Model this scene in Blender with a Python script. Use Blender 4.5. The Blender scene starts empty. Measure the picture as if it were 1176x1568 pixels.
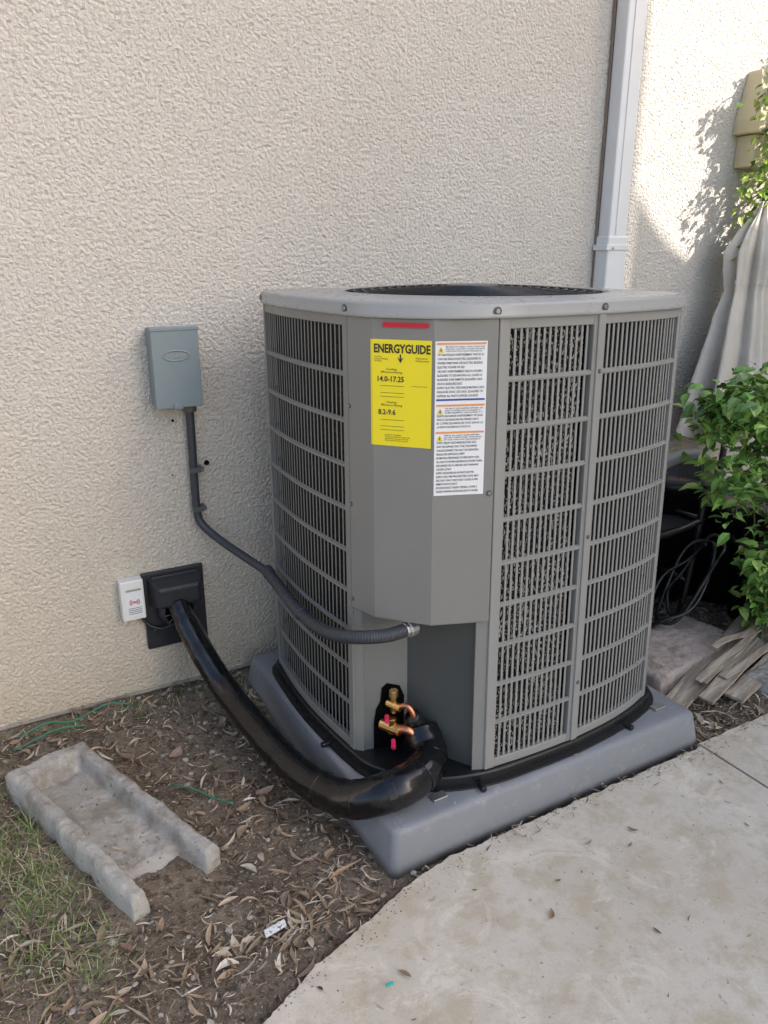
import bpy, bmesh, math, random
from mathutils import Vector, noise, Matrix
random.seed(7)
D=bpy.data
scene=bpy.context.scene
col=scene.collection
# ---------------------------------------------------------------- helpers
def empty(name,loc=(0,0,0)):
    e=D.objects.new(name,None); e.location=loc; col.objects.link(e); return e
def mobj(name,verts,faces,mat,parent=None,smooth=False,bevel=0,segs=2,autosm=False):
    me=D.meshes.new(name); me.from_pydata([tuple(v) for v in verts],[],faces); me.update()
    bm=bmesh.new(); bm.from_mesh(me); bmesh.ops.recalc_face_normals(bm,faces=bm.faces); bm.to_mesh(me); bm.free()
    ob=D.objects.new(name,me); col.objects.link(ob)
    if mat: me.materials.append(mat)
    if smooth:
        for p in me.polygons: p.use_smooth=True
    if bevel>0:
        m=ob.modifiers.new('b','BEVEL'); m.width=bevel; m.segments=segs; m.limit_method='ANGLE'; m.angle_limit=math.radians(35)
        m.harden_normals=False
    if parent: ob.parent=parent
    return ob
def box(name,a,b,mat,parent=None,bevel=0,segs=2):
    x0,y0,z0=a;x1,y1,z1=b
    v=[(x0,y0,z0),(x1,y0,z0),(x1,y1,z0),(x0,y1,z0),(x0,y0,z1),(x1,y0,z1),(x1,y1,z1),(x0,y1,z1)]
    f=[(0,3,2,1),(4,5,6,7),(0,1,5,4),(1,2,6,5),(2,3,7,6),(3,0,4,7)]
    return mobj(name,v,f,mat,parent,False,bevel,segs)
def loft(name,loops,mat,parent=None,smooth=False,cap0=True,cap1=True,bevel=0,closed=True):
    n=len(loops[0]);v=[p for l in loops for p in l];f=[]
    for i in range(len(loops)-1):
        for j in range(n if closed else n-1):
            k=(j+1)%n
            f.append((i*n+j,i*n+k,(i+1)*n+k,(i+1)*n+j))
    if cap0:f.append(tuple(range(n))[::-1])
    if cap1:f.append(tuple((len(loops)-1)*n+j for j in range(n)))
    return mobj(name,v,f,mat,parent,smooth,bevel)
def catmull(pts,sub=8):
    P=[Vector(p) for p in pts];out=[]
    Q=[P[0]*2-P[1]]+P+[P[-1]*2-P[-2]]
    for i in range(1,len(Q)-2):
        a,b,c,d=Q[i-1],Q[i],Q[i+1],Q[i+2]
        for k in range(sub):
            t=k/sub
            out.append(0.5*((2*b)+(c-a)*t+(2*a-5*b+4*c-d)*t*t+(3*b-a-3*c+d)*t**3))
    out.append(P[-1]);return out
def tube(name,pts,rad,mat,parent=None,segs=16,sub=8,smooth=True,curve=True,cap=True):
    P=catmull(pts,sub) if curve else [Vector(p) for p in pts]
    n=len(P);loops=[]
    t0=(P[1]-P[0]).normalized()
    up=Vector((0,0,1)) if abs(t0.z)<.9 else Vector((1,0,0))
    nrm=t0.cross(up).normalized()
    for i in range(n):
        t=(P[min(i+1,n-1)]-P[max(i-1,0)]).normalized()
        nrm=(nrm-t*nrm.dot(t)).normalized();bi=t.cross(nrm)
        r=rad(i/(n-1)) if callable(rad) else rad
        loops.append([P[i]+(nrm*math.cos(a)+bi*math.sin(a))*r for a in [2*math.pi*k/segs for k in range(segs)]])
    return loft(name,loops,mat,parent,smooth,cap,cap)
def cyl(name,p0,p1,r,mat,parent=None,segs=16,bevel=0,r2=None):
    p0=Vector(p0);p1=Vector(p1);r2=r if r2 is None else r2
    t=(p1-p0).normalized();up=Vector((0,0,1)) if abs(t.z)<.9 else Vector((1,0,0))
    n=t.cross(up).normalized();b=t.cross(n)
    L=[[p+(n*math.cos(a)+b*math.sin(a))*rr for a in [2*math.pi*k/segs for k in range(segs)]] for p,rr in((p0,r),(p1,r2))]
    return loft(name,L,mat,parent,False,bevel=bevel)
# ---------------------------------------------------------------- materials
def nmat(name,base=(.5,.5,.5),rough=.6,metal=0,spec=.5):
    m=D.materials.new(name);m.use_nodes=True
    b=m.node_tree.nodes['Principled BSDF']
    b.inputs['Base Color'].default_value=(*base,1);b.inputs['Roughness'].default_value=rough
    b.inputs['Metallic'].default_value=metal;b.inputs['Specular IOR Level'].default_value=spec
    return m
class NT:
    def __init__(s,m): s.m=m;s.t=m.node_tree;s.n=s.t.nodes;s.l=s.t.links;s.b=s.n['Principled BSDF'];s.co=s.n.new('ShaderNodeTexCoord')
    def noise(s,scale,detail=4,rough=.55,vec=None,dist=0):
        x=s.n.new('ShaderNodeTexNoise');x.inputs['Scale'].default_value=scale;x.inputs['Detail'].default_value=detail
        x.inputs['Roughness'].default_value=rough;x.inputs['Distortion'].default_value=dist
        s.l.new(vec if vec else s.co.outputs['Object'],x.inputs['Vector']);return x.outputs['Fac']
    def vor(s,scale,feature='F1',vec=None,out='Distance'):
        x=s.n.new('ShaderNodeTexVoronoi');x.feature=feature;x.inputs['Scale'].default_value=scale
        s.l.new(vec if vec else s.co.outputs['Object'],x.inputs['Vector']);return x.outputs[out]
    def ramp(s,fac,stops,interp='LINEAR'):
        r=s.n.new('ShaderNodeValToRGB');r.color_ramp.interpolation=interp
        while len(r.color_ramp.elements)<len(stops): r.color_ramp.elements.new(.5)
        for e,(p,c) in zip(r.color_ramp.elements,stops):
            e.position=p;e.color=(*c,1) if isinstance(c,tuple) else (c,c,c,1)
        s.l.new(fac,r.inputs['Fac']);return r.outputs['Color']
    def mix(s,a,b,fac,mode='MIX'):
        x=s.n.new('ShaderNodeMix');x.data_type='RGBA';x.blend_type=mode
        for i,v in((6,a),(7,b)):
            if isinstance(v,tuple):x.inputs[i].default_value=(*v,1)
            else:s.l.new(v,x.inputs[i])
        if isinstance(fac,(int,float)):x.inputs[0].default_value=fac
        else:s.l.new(fac,x.inputs[0])
        return x.outputs[2]
    def math(s,op,a,b=0):
        x=s.n.new('ShaderNodeMath');x.operation=op
        for i,v in enumerate((a,b)):
            if isinstance(v,(int,float)):x.inputs[i].default_value=v
            else:s.l.new(v,x.inputs[i])
        return x.outputs[0]
    def mapping(s,scale):
        x=s.n.new('ShaderNodeMapping');x.inputs['Scale'].default_value=scale
        s.l.new(s.co.outputs['Object'],x.inputs['Vector']);return x.outputs[0]
    def base(s,c):s.l.new(c,s.b.inputs['Base Color'])
    def rough(s,c):s.l.new(c,s.b.inputs['Roughness'])
    def bump(s,h,dist=.002,strength=1):
        x=s.n.new('ShaderNodeBump');x.inputs['Distance'].default_value=dist;x.inputs['Strength'].default_value=strength
        s.l.new(h,x.inputs['Height']);s.l.new(x.outputs[0],s.b.inputs['Normal']);return x
    def attr(s,name):
        x=s.n.new('ShaderNodeAttribute');x.attribute_name=name;return x.outputs['Color']

# stucco
M_st=nmat('stucco',(.6,.57,.52),.95,spec=.12);k=NT(M_st)
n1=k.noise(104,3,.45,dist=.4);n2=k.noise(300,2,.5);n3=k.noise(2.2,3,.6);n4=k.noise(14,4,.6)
c=k.mix((.575,.53,.47),(.635,.595,.54),n3)
c=k.mix(c,(.515,.465,.40),k.ramp(n4,[(.55,0.0),(.8,.35)]))
c=k.mix(c,(.42,.37,.305),k.ramp(n1,[(.30,.5),(.45,0.0)]))  # crevice shade painted into the colour for contrast
sep=k.n.new('ShaderNodeSeparateXYZ');k.l.new(k.co.outputs['Object'],sep.inputs[0])
low=k.math('ADD',sep.outputs['Z'],k.math('MULTIPLY',n4,-.12))
c=k.mix(c,(.43,.35,.26),k.ramp(low,[(.0,.8),(.12,.0)]))
c=k.mix(c,(.61,.515,.39),k.ramp(k.math('ADD',sep.outputs['Z'],k.math('MULTIPLY',n3,-.4)),[(.0,.7),(1.0,.0)]))  # warm bounce light painted into the lower wall colour
k.base(c)
pl=k.ramp(n1,[(.34,0.0),(.64,1.0)])
h=k.math('ADD',pl,k.math('MULTIPLY',n2,.25))
dn=k.n.new('ShaderNodeDisplacement');dn.inputs['Midlevel'].default_value=.6;dn.inputs['Scale'].default_value=.0040
k.l.new(h,dn.inputs['Height']);k.l.new(dn.outputs[0],k.n['Material Output'].inputs['Displacement'])
M_st.displacement_method='BOTH'
# painted grey metal
def paint(name,colr,rough=.42,var=.08):
    m=nmat(name,colr,rough);k=NT(m);n=k.noise(5,4,.6);n2=k.noise(900,1)
    k.base(k.mix(tuple(x*(1-var) for x in colr),tuple(min(1,x*(1+var)) for x in colr),n))
    k.rough(k.ramp(k.noise(18,4,.7),[(.3,rough-.06),(.7,rough+.12)]))
    k.bump(n2,.0003,.35);return m
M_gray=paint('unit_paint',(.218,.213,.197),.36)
M_glit=paint('unit_paint_lit',(.275,.268,.248),.36)  # same unit paint, lightened to paint in light on front and side faces
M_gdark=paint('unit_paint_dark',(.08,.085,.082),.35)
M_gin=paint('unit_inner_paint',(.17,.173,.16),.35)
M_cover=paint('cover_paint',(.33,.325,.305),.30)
M_boxm=paint('disconnect_paint',(.20,.245,.255),.42)
M_blk=nmat('black_plastic',(.010,.010,.011),.32);k=NT(M_blk);k.rough(k.ramp(k.noise(25,4),[(.3,.22),(.7,.5)]));k.bump(k.noise(60,3),.001,.3)
M_tape=nmat('black_tape',(.006,.006,.007),.18);k=NT(M_tape);k.rough(k.ramp(k.noise(30,4),[(.3,.10),(.7,.32)]));k.bump(k.noise(28,3),.0022,.4)
M_plate=nmat('plate_plastic',(.018,.020,.024),.45);k=NT(M_plate);k.rough(k.ramp(k.noise(40,4),[(.3,.35),(.7,.6)]))
M_void=nmat('dark_void',(.004,.004,.004),.95,spec=.05)
M_pad=nmat('pad_plastic',(.17,.172,.18),.5);k=NT(M_pad);n=k.noise(9,5,.65)
k.base(k.mix(k.mix((.195,.198,.208),(.275,.277,.285),n),(.44,.40,.33),k.ramp(k.noise(30,5,.7),[(.56,0.0),(.75,.5)])));k.bump(k.noise(500,2),.0006,.5)
M_white=nmat('white_paint',(.74,.74,.72),.45);k=NT(M_white);k.base(k.mix((.68,.675,.66),(.80,.795,.78),k.noise(6,4,.6)))
M_wplast=nmat('white_plastic',(.76,.74,.69),.4)
M_yel=nmat('label_yellow',(.88,.72,.02),.4);M_lab=nmat('label_white',(.78,.78,.77),.4)
M_txt=nmat('ink_black',(.02,.02,.02),.6);M_red=nmat('badge_red',(.55,.015,.03),.35);M_org=nmat('ink_orange',(.75,.28,.08),.5);M_blu=nmat('ink_blue',(.03,.08,.30),.5)
M_tri=nmat('triangle_yellow',(.80,.55,.02),.4)
M_screw=nmat('screw_metal',(.28,.28,.28),.35,.8)
M_brass=nmat('brass',(.78,.50,.20),.3,1);M_cop=nmat('copper',(.62,.26,.14),.35,1);M_pink=nmat('red_cap',(.72,.02,.10),.4);M_steel=nmat('steel',(.55,.55,.53),.35,.9)
M_cond=nmat('conduit_grey',(.038,.043,.050),.42);k=NT(M_cond);k.rough(k.ramp(k.noise(30,3),[(.3,.32),(.7,.55)]))
# coil
def coilmat(name,amt,lite,lo=.52):
    m=nmat(name,(.03,.03,.03),.6,.1,spec=.2);k=NT(m)
    nn=k.noise(1,1,vec=k.mapping((230,230,120)));big=k.noise(6,3)
    f=k.math('MULTIPLY',k.ramp(nn,[(lo,0.0),(lo+.05,1.0)]),k.ramp(big,[(.38,amt*.25),(.60,amt)]))
    k.base(k.mix((.005,.005,.005),lite,f));return m
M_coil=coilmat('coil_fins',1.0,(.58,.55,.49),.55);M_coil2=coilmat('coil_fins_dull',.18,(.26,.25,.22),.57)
# dirt
M_dirt=nmat('dirt',(.12,.09,.065),.95,spec=.15);k=NT(M_dirt)
a=k.noise(6,6,.65);b=k.noise(45,5,.7)
c=k.mix((.165,.123,.087),(.30,.238,.173),k.ramp(a,[(.35,0.0),(.65,1.0)]))
c=k.mix(c,(.07,.052,.037),k.ramp(b,[(.49,0.0),(.62,.85)]))
c=k.mix(c,(.46,.39,.31),k.ramp(k.noise(150,3,.6),[(.59,0.0),(.66,.8)]))
k.base(c);hh=k.math('ADD',k.math('MULTIPLY',b,1.0),k.math('MULTIPLY',k.noise(220,3,.6),.5));k.bump(hh,.014,1)
# concrete
def concrete(name,c1,c2,stain,bs=.0015,st=.75,dk=.55):
    m=nmat(name,c1,.85,spec=.25);k=NT(m)
    a=k.noise(2.6,6,.65,dist=.6);b=k.noise(11,6,.7);s=k.noise(420,2);p=k.noise(60,3,.6)
    c=k.mix(c1,c2,k.ramp(a,[(.35,0.0),(.65,1.0)]))
    c=k.mix(c,stain,k.ramp(b,[(.47,0.0),(.60,st)]))
    c=k.mix(c,tuple(min(1,x*1.17) for x in c1),k.ramp(k.noise(5,6,.75,dist=1.2),[(.53,0.0),(.64,.7)]))
    c=k.mix(c,tuple(x*.6 for x in stain),k.ramp(k.noise(3.1,8,.75,dist=.3),[(.58,0.0),(.74,dk)]))
    c=k.mix(c,tuple(x*.5 for x in stain),k.ramp(k.noise(24,6,.8,dist=.5),[(.60,0.0),(.70,.5)]))
    c=k.mix(c,tuple(x*.45 for x in stain),k.ramp(s,[(.61,0.0),(.70,.5)]))
    c=k.mix(c,tuple(x*.4 for x in stain),k.ramp(p,[(.66,0.0),(.70,.6)]))
    k.base(c);k.bump(k.math('ADD',k.math('MULTIPLY',s,.5),k.math('ADD',p,b)),bs,.6);return m
M_conc=concrete('concrete_slab',(.67,.59,.48),(.59,.51,.40),(.50,.405,.275),.0025,.65,.45)
M_splash=concrete('concrete_block',(.46,.43,.38),(.36,.335,.295),(.25,.215,.17),.005)
M_agg=concrete('aggregate',(.58,.48,.42),(.46,.39,.34),(.26,.22,.18),.012)
M_found=concrete('foundation',(.42,.37,.30),(.33,.29,.24),(.22,.18,.13),.004)
def attrmat(name,rough=.8,trans=0,spec=.3):
    m=nmat(name,(.3,.3,.3),rough,spec=spec);k=NT(m);c=k.attr('Col')
    k.base(k.mix(c,(.02,.015,.01),k.ramp(k.noise(90,3),[(.5,0.0),(.8,.35)])))
    return m
M_leaf=attrmat('dry_leaf');M_grass=attrmat('grass',.6);M_green=attrmat('green_leaf',.42,spec=.5);M_stone=attrmat('pebble',.9)
M_wood=nmat('weathered_wood',(.3,.26,.2),.9,spec=.15);k=NT(M_wood)
w=k.noise(1,5,.7,vec=k.mapping((6,60,60)));k.base(k.ramp(w,[(.3,(.15,.12,.09)),(.5,(.36,.30,.23)),(.7,(.54,.48,.40))]));k.bump(w,.004,.8)
M_fab=nmat('canvas',(.50,.44,.37),.95,spec=.1);k=NT(M_fab);k.base(k.mix((.52,.465,.39),(.66,.605,.525),k.noise(7,5,.6)));k.bump(k.noise(14,4),.012,.7)
M_tan=nmat('tan_stucco',(.50,.42,.24),.9,spec=.2);k=NT(M_tan);k.base(k.mix((.50,.43,.27),(.62,.54,.37),k.noise(20,4)));k.bump(k.noise(120,3),.003,.6)
M_unseen=concrete('unseen_stucco',(.70,.63,.53),(.66,.59,.50),(.62,.55,.46),.003,.5)  # pale stucco for the wall core and the added shade blocker
M_roof=nmat('roof_tile',(.25,.14,.09),.9)
M_sling=nmat('sling_mesh',(.015,.015,.017),.6)
M_armg=nmat('arm_grey',(.24,.24,.235),.4)

def colmesh(name,verts,faces,cols,mat,parent=None,smooth=False):
    me=D.meshes.new(name);me.from_pydata(verts,[],faces);me.update()
    ca=me.color_attributes.new('Col','FLOAT_COLOR','CORNER')
    data=[]
    for fi,p in enumerate(me.polygons):
        for _ in range(p.loop_total): data.extend((*cols[fi],1))
    ca.data.foreach_set('color',data)
    if smooth:
        for p in me.polygons:p.use_smooth=True
    me.materials.append(mat);ob=D.objects.new(name,me);col.objects.link(ob)
    if parent:ob.parent=parent
    return ob

# ---------------------------------------------------------------- ground
def axis(fine0,fine1,step,far):
    a=[fine0+i*step for i in range(int((fine1-fine0)/step)+1)]
    l=[];x=fine0;s=step
    while x>-far: s*=1.6;x-=s;l.append(x)
    r=[];x=a[-1];s=step
    while x<far: s*=1.6;x+=s;r.append(x)
    return l[::-1]+a+r
def slab_y(x):  # edge of concrete
    E=[(-1.2,-.1),(-.6,.45),(-.2,.74),(.1,.92),(.319,1.025),(.453,1.088),(.6,1.135),(.744,1.185),(.86,1.203),(9,1.203)]
    if x<=E[0][0]:return E[0][1]+(x-E[0][0])
    for (x0,y0),(x1,y1) in zip(E,E[1:]):
        if x<=x1:return y0+(y1-y0)*(x-x0)/(x1-x0)
    return 1.203
def ground_z(x,y):
    d=y-slab_y(x)
    z=-.028+noise.noise((x*2.2,y*2.2,0))*.018+noise.noise((x*9,y*9,3))*.010+noise.noise((x*28,y*28,5))*.006+noise.noise((x*60,y*60,5))*.003
    z+=max(0,min(1,(y-1.9)/.3))*.035
    if x>1.7: z+=min(1,(x-1.7)*2)*.015
    if d<.03: z-=.06*max(0,min(1,(.03-d)/.06))+ (.05 if d<-.3 else 0)
    if abs(x)>8 or abs(y)>8: z=-.09
    return z
xs=axis(-1.0,3.0,.013,220);ys=axis(.6,2.3,.013,220)
gv=[(x,y,ground_z(x,y)) for y in ys for x in xs];nx=len(xs)
gf=[(j*nx+i,j*nx+i+1,(j+1)*nx+i+1,(j+1)*nx+i) for j in range(len(ys)-1) for i in range(nx-1)]
mobj('ground',gv,gf,M_dirt,smooth=True)
def slab(name,pts,mat):
    loops=[[(x,y,-.12) for x,y in pts],[(x,y,-.005) for x,y in pts],[(x*1+0,y-.004,0) for x,y in pts]]
    return loft(name,loops,mat)
edge=[]
x=1.732
while x>-1.2:
    y=slab_y(x)+noise.noise((x*25,0,0))*.006+noise.noise((x*90,0,0))*.004
    edge.append((x,y));x-=.008
path=empty('concrete_path')
s1=slab('slab_near',[(-1.2,-6),(1.732,-6)]+edge+[(-1.2,-.1)],M_conc);s1.parent=path
edge2=[(5-i*.02,1.215+noise.noise((i*.4,3,0))*.006) for i in range(164)]
s2=slab('slab_side',[(1.741,-6),(5,-6)]+edge2+[(1.741,1.21)],M_conc);s2.parent=path

# ---------------------------------------------------------------- house wall
house=empty('stucco_house')
WY=2.26
wx=axis(-.5,3.4,.0052,1);wx=[-5,-3,-1.5,-.9]+[x for x in wx if -.5<=x<=3.42]+[3.8,4.5,6,9]
wz=[.025+i*.0052 for i in range(392)]+[2.2,2.4,2.6]
wv=[(x,WY,z) for z in wz for x in wx];nx=len(wx)
wf=[(j*nx+i,j*nx+i+1,(j+1)*nx+i+1,(j+1)*nx+i) for j in range(len(wz)-1) for i in range(nx-1)]
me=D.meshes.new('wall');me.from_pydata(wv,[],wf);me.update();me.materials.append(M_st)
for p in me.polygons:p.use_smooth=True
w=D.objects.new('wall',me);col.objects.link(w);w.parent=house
box('wall_core',(-5,WY+.02,.03),(9,WY+4,2.6),M_unseen,house)
box('foundation',(-5,WY+.012,-.15),(9,WY+3.9,.028),M_found,house)
box('weep_screed',(-5,WY-.004,.016),(9,WY+.011,.026),M_found,house)
rv=[(-5.3,WY-.12,2.6),(9.3,WY-.12,2.6),(9.3,WY+4.2,2.6),(-5.3,WY+4.2,2.6),(-5.3,WY+2,3.5),(9.3,WY+2,3.5)]
mobj('roof',rv,[(0,1,2,3),(0,1,5,4),(2,3,4,5),(1,2,5),(0,3,4)],M_roof,house)
for (hx,hz,r) in((.652,.745,.008),(.56,.885,.004),(.545,.72,.002)):
    cyl('screw_hole',(hx,WY+.0,hz),(hx,WY-.0055,hz),r,M_void,house,10)
# downspout
ds=empty('downspout')
box('pipe_upper',(2.185,WY-.068,1.40),(2.272,WY-.008,2.58),M_white,ds,.006)
box('pipe_lower',(2.180,WY-.073,.05),(2.277,WY-.006,1.415),M_white,ds,.006)
box('pipe_rib',(2.213,WY-.072,1.42),(2.222,WY-.066,2.58),M_white,ds,.002)
box('strap',(2.170,WY-.076,1.365),(2.287,WY-.004,1.385),M_white,ds,.002)
cyl('strap_screw',(2.20,WY-.08,1.372),(2.20,WY-.07,1.372),.004,M_steel,ds,8)
M_strip=nmat('brown_strip',(.26,.18,.13),.8)  # brown strip down the downspout's left edge
box('edge_strip',(2.177,WY-.010,.05),(2.182,WY-.0035,2.58),M_strip,ds)

# ---------------------------------------------------------------- AC unit
ac=empty('air_conditioner_condenser')
LEFT=[(.779,2.043),(.766,1.92),(.760,1.785),(.765,1.65),(.777,1.523)]
PAN=[(.777,1.523),(.798,1.443),(.888,1.343),(1.019,1.2935)]
FR1=[(1.019,1.2935),(1.16,1.284),(1.285,1.283)]
FR2=[(1.285,1.283),(1.33,1.285),(1.45,1.297),(1.55,1.317),(1.632,1.343)]
REST=[(1.67,1.372),(1.695,1.43),(1.708,1.58),(1.712,1.75),(1.70,1.98),(1.67,2.05),(1.60,2.09),(1.24,2.11),(.87,2.095),(.81,2.075)]
OUT=LEFT+PAN[1:]+FR1[1:]+FR2[1:]+REST
def vlerp(a,b,t):return (a[0]+(b[0]-a[0])*t,a[1]+(b[1]-a[1])*t)
class Poly:
    def __init__(s,pts,closed=False,smooth=True):
        s.closed=closed
        if smooth:
            if closed:
                n=len(pts);q=[]
                for i in range(n):
                    a,b,c,d=[Vector((*pts[(i+k)%n],0)) for k in(-1,0,1,2)]
                    for k in range(6):
                        t=k/6;r=0.5*((2*b)+(c-a)*t+(2*a-5*b+4*c-d)*t*t+(3*b-a-3*c+d)*t**3);q.append((r.x,r.y))
                pts=q+[q[0]]
            else: pts=[(p.x,p.y) for p in catmull([(x,y,0) for x,y in pts],6)]
        elif closed: pts=list(pts)+[pts[0]]
        s.p=pts;s.c=[0]
        for a,b in zip(pts,pts[1:]):s.c.append(s.c[-1]+math.dist(a,b))
        s.L=s.c[-1]
    def at(s,d):
        d=max(0,min(s.L-1e-9,d))
        lo=0
        for i in range(len(s.c)-1):
            if s.c[i+1]>=d: lo=i;break
        a,b=s.p[lo],s.p[lo+1];l=s.c[lo+1]-s.c[lo];t=(d-s.c[lo])/l if l else 0
        dx,dy=(b[0]-a[0])/l,(b[1]-a[1])/l
        return vlerp(a,b,t),(dy,-dx)
    def pos(s,d,off,eps=.004):
        p,n=s.at(d)
        if eps:
            _,n1=s.at(d-eps);_,n2=s.at(d+eps);n=(n1[0]+n2[0]+n[0],n1[1]+n2[1]+n[1]);l=math.hypot(*n);n=(n[0]/l,n[1]/l)
        return (p[0]+n[0]*off,p[1]+n[1]*off)
def strip_geo(P,s0,s1,z0,z1,o0,o1,n,V,F):
    b=len(V)
    for i in range(n+1):
        s=s0+(s1-s0)*i/n
        a=P.pos(s,o1);c=P.pos(s,o0)
        V+= [(a[0],a[1],z0),(a[0],a[1],z1),(c[0],c[1],z1),(c[0],c[1],z0)]
    for i in range(n):
        q=b+i*4
        for j in range(4):
            k=(j+1)%4
            F.append((q+j,q+k,q+4+k,q+4+j))
    F.append((b,b+1,b+2,b+3));e=b+n*4;F.append((e+3,e+2,e+1,e))
Z0,Z1,ROWS=.148,1.203,10
def grille(name,pts,nsl,m0,m1,tint,bw=.2,dep=.009):
    P=Poly(pts);V=[];F=[]
    a,b=m0,P.L-m1;pitch=(b-a)/nsl
    for i in range(1,nsl):
        s=a+pitch*i;strip_geo(P,s-pitch*bw,s+pitch*bw,Z0-.004,Z1+.004,-dep,0,1,V,F)
    for r in range(1,ROWS):
        z=Z0+(Z1-Z0)*r/ROWS
        strip_geo(P,a-.002,b+.002,z-.006,z+.006,-dep-.001,.0015,24,V,F)
        strip_geo(P,a-.001,b+.001,z-.0025,z+.0025,.001,.0045,24,V,F)
    mobj(name,V,F,tint,ac,False)
    V=[];F=[]
    strip_geo(P,0,a,.124,1.228,-.014,.005,3,V,F);strip_geo(P,b,P.L,.124,1.228,-.014,.005,3,V,F)
    strip_geo(P,a-.001,b+.001,.124,Z0,-.013,.0035,20,V,F);strip_geo(P,a-.001,b+.001,Z1,1.228,-.013,.0035,20,V,F)
    mobj(name+'_frame',V,F,tint,ac,False,.0015,1)
    return P
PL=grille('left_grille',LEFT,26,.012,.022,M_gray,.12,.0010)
P1=grille('front_grille',FR1,15,.028,.006,M_glit,.19,.0022)
P2=grille('side_grille',FR2,19,.032,.014,M_glit,.19,.0022)
rest=[FR2[-1]]+REST+[LEFT[0]]
PR=grille('rear_grille',rest,80,.012,.012,M_gray)
V=[];F=[];strip_geo(P2,.004,.026,.126,1.227,.004,.010,2,V,F);mobj('corner_post_rib',V,F,M_glit,ac,False,.003,2)
for pts,m in ((LEFT,M_coil2),(FR1,M_coil),(FR2,M_coil2),(rest,M_coil2)):
    V=[];F=[];P=Poly(pts);strip_geo(P,.004,P.L-.004,.12,1.22,-.044,-.030,24,V,F);mobj('coil',V,F,m,ac)
Q=(.91,1.485)
def wallseg(name,a,b,z0,z1,mat,th=.003):
    d=Vector((b[0]-a[0],b[1]-a[1]));n=Vector((d.y,-d.x)).normalized()*th
    v=[(a[0],a[1],z0),(b[0],b[1],z0),(b[0]-n.x,b[1]-n.y,z0),(a[0]-n.x,a[1]-n.y,z0)]
    v+=[(x,y,z1) for x,y,_ in v]
    return mobj(name,v,[(0,1,2,3),(4,7,6,5),(0,4,5,1),(1,5,6,2),(2,6,7,3),(3,7,4,0)],mat,ac)
Al=(.792,1.512);Br=(1.0,1.316)
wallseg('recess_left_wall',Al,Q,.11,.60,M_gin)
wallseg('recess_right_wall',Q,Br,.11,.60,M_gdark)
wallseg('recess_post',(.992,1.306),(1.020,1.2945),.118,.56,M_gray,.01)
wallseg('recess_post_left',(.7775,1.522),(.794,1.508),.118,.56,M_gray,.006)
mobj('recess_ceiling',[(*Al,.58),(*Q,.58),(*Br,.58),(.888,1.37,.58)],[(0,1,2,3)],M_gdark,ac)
dl=Vector((Q[0]-Al[0],Q[1]-Al[1]));L=dl.length;dl.normalize();nl=Vector((dl.y,-dl.x))
def onrec(s,z,o):return (Al[0]+dl.x*s+nl.x*o,Al[1]+dl.y*s+nl.y*o,z)
hp=[(.03,.125),(.03,.20),(.036,.24),(.048,.262),(.052,.30),(.066,.312),(.085,.305),(.10,.30),(.112,.27),(.112,.125)]
loft('service_opening',[[onrec(s,z,.0008) for s,z in hp],[onrec(s,z,.0022) for s,z in hp]],M_void,ac)
PP=Poly(PAN,smooth=False)
V=[];F=[]
def panpos(s,o):
    p,n=PP.at(s)
    for i in (1,2):
        if abs(s-PP.c[i])<1e-6:
            _,n1=PP.at(s-1e-4);_,n2=PP.at(s+1e-4);m=(n1[0]+n2[0],n1[1]+n2[1]);l=math.hypot(*m);m=(m[0]/l,m[1]/l)
            c=m[0]*n1[0]+m[1]*n1[1];return (p[0]+m[0]*o/c,p[1]+m[1]*o/c)
    return (p[0]+n[0]*o,p[1]+n[1]*o)
S=[0.001,.012,PP.c[1],PP.c[2],PP.L-.012,PP.L-.001]
for s in S:
    a=panpos(s,.007);c=panpos(s,-.006)
    V+=[(a[0],a[1],.535),(a[0],a[1],1.227),(c[0],c[1],1.227),(c[0],c[1],.535)]
for i in range(len(S)-1):
    q=i*4
    for j in range(4):F.append((q+j,q+(j+1)%4,q+4+(j+1)%4,q+4+j))
F+=[(0,1,2,3),((len(S)-1)*4+3,(len(S)-1)*4+2,(len(S)-1)*4+1,(len(S)-1)*4)]
mobj('service_panel',V,F,M_gray,ac,False,.004,3)
def plabel(name,s0,s1,z0,z1,o,mat):
    ss=[s0]+[c for c in PP.c[1:3] if s0<c<s1]+[s1];V=[];F=[]
    for s in ss:
        p=panpos(s,o);V+=[(*p,z0),(*p,z1)]
    for i in range(len(ss)-1):F.append((2*i,2*i+1,2*i+3,2*i+2))
    return mobj(name,V,F,mat,ac)
def text_mesh(body,align='LEFT',bold=0,spacing=1.0):
    c=D.curves.new('t','FONT');c.body=body;c.size=1;c.align_x=align;c.offset=bold;c.space_line=spacing;c.resolution_u=2
    o=D.objects.new('t',c);col.objects.link(o);dg=bpy.context.evaluated_depsgraph_get();dg.update()
    me=D.meshes.new_from_object(o.evaluated_get(dg));D.objects.remove(o);return me
def ptext(name,body,s0,z0,w,h,o,mat,bold=0,align='LEFT',spacing=1):
    me=text_mesh(body,align,bold,spacing)
    xs=[v.co.x for v in me.vertices];ys=[v.co.y for v in me.vertices]
    if not xs:return
    x0,x1,y0,y1=min(xs),max(xs),min(ys),max(ys)
    for v in me.vertices:
        p=panpos(s0+(v.co.x-x0)/(x1-x0)*w,o);v.co=(p[0],p[1],z0+(v.co.y-y0)/(y1-y0)*h)
    me.materials.clear();me.materials.append(mat)
    ob=D.objects.new(name,me);col.objects.link(ob);ob.parent=ac
Ys0,Ys1,Yz0,Yz1=PP.c[1]-.004,PP.c[2]-.003,.955,1.182
YW=Ys1-PP.c[1]
Y0=PP.c[1]+.002
plabel('energy_label',Ys0,Ys1,Yz0,Yz1,.0082,M_yel)
T=.0090
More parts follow.
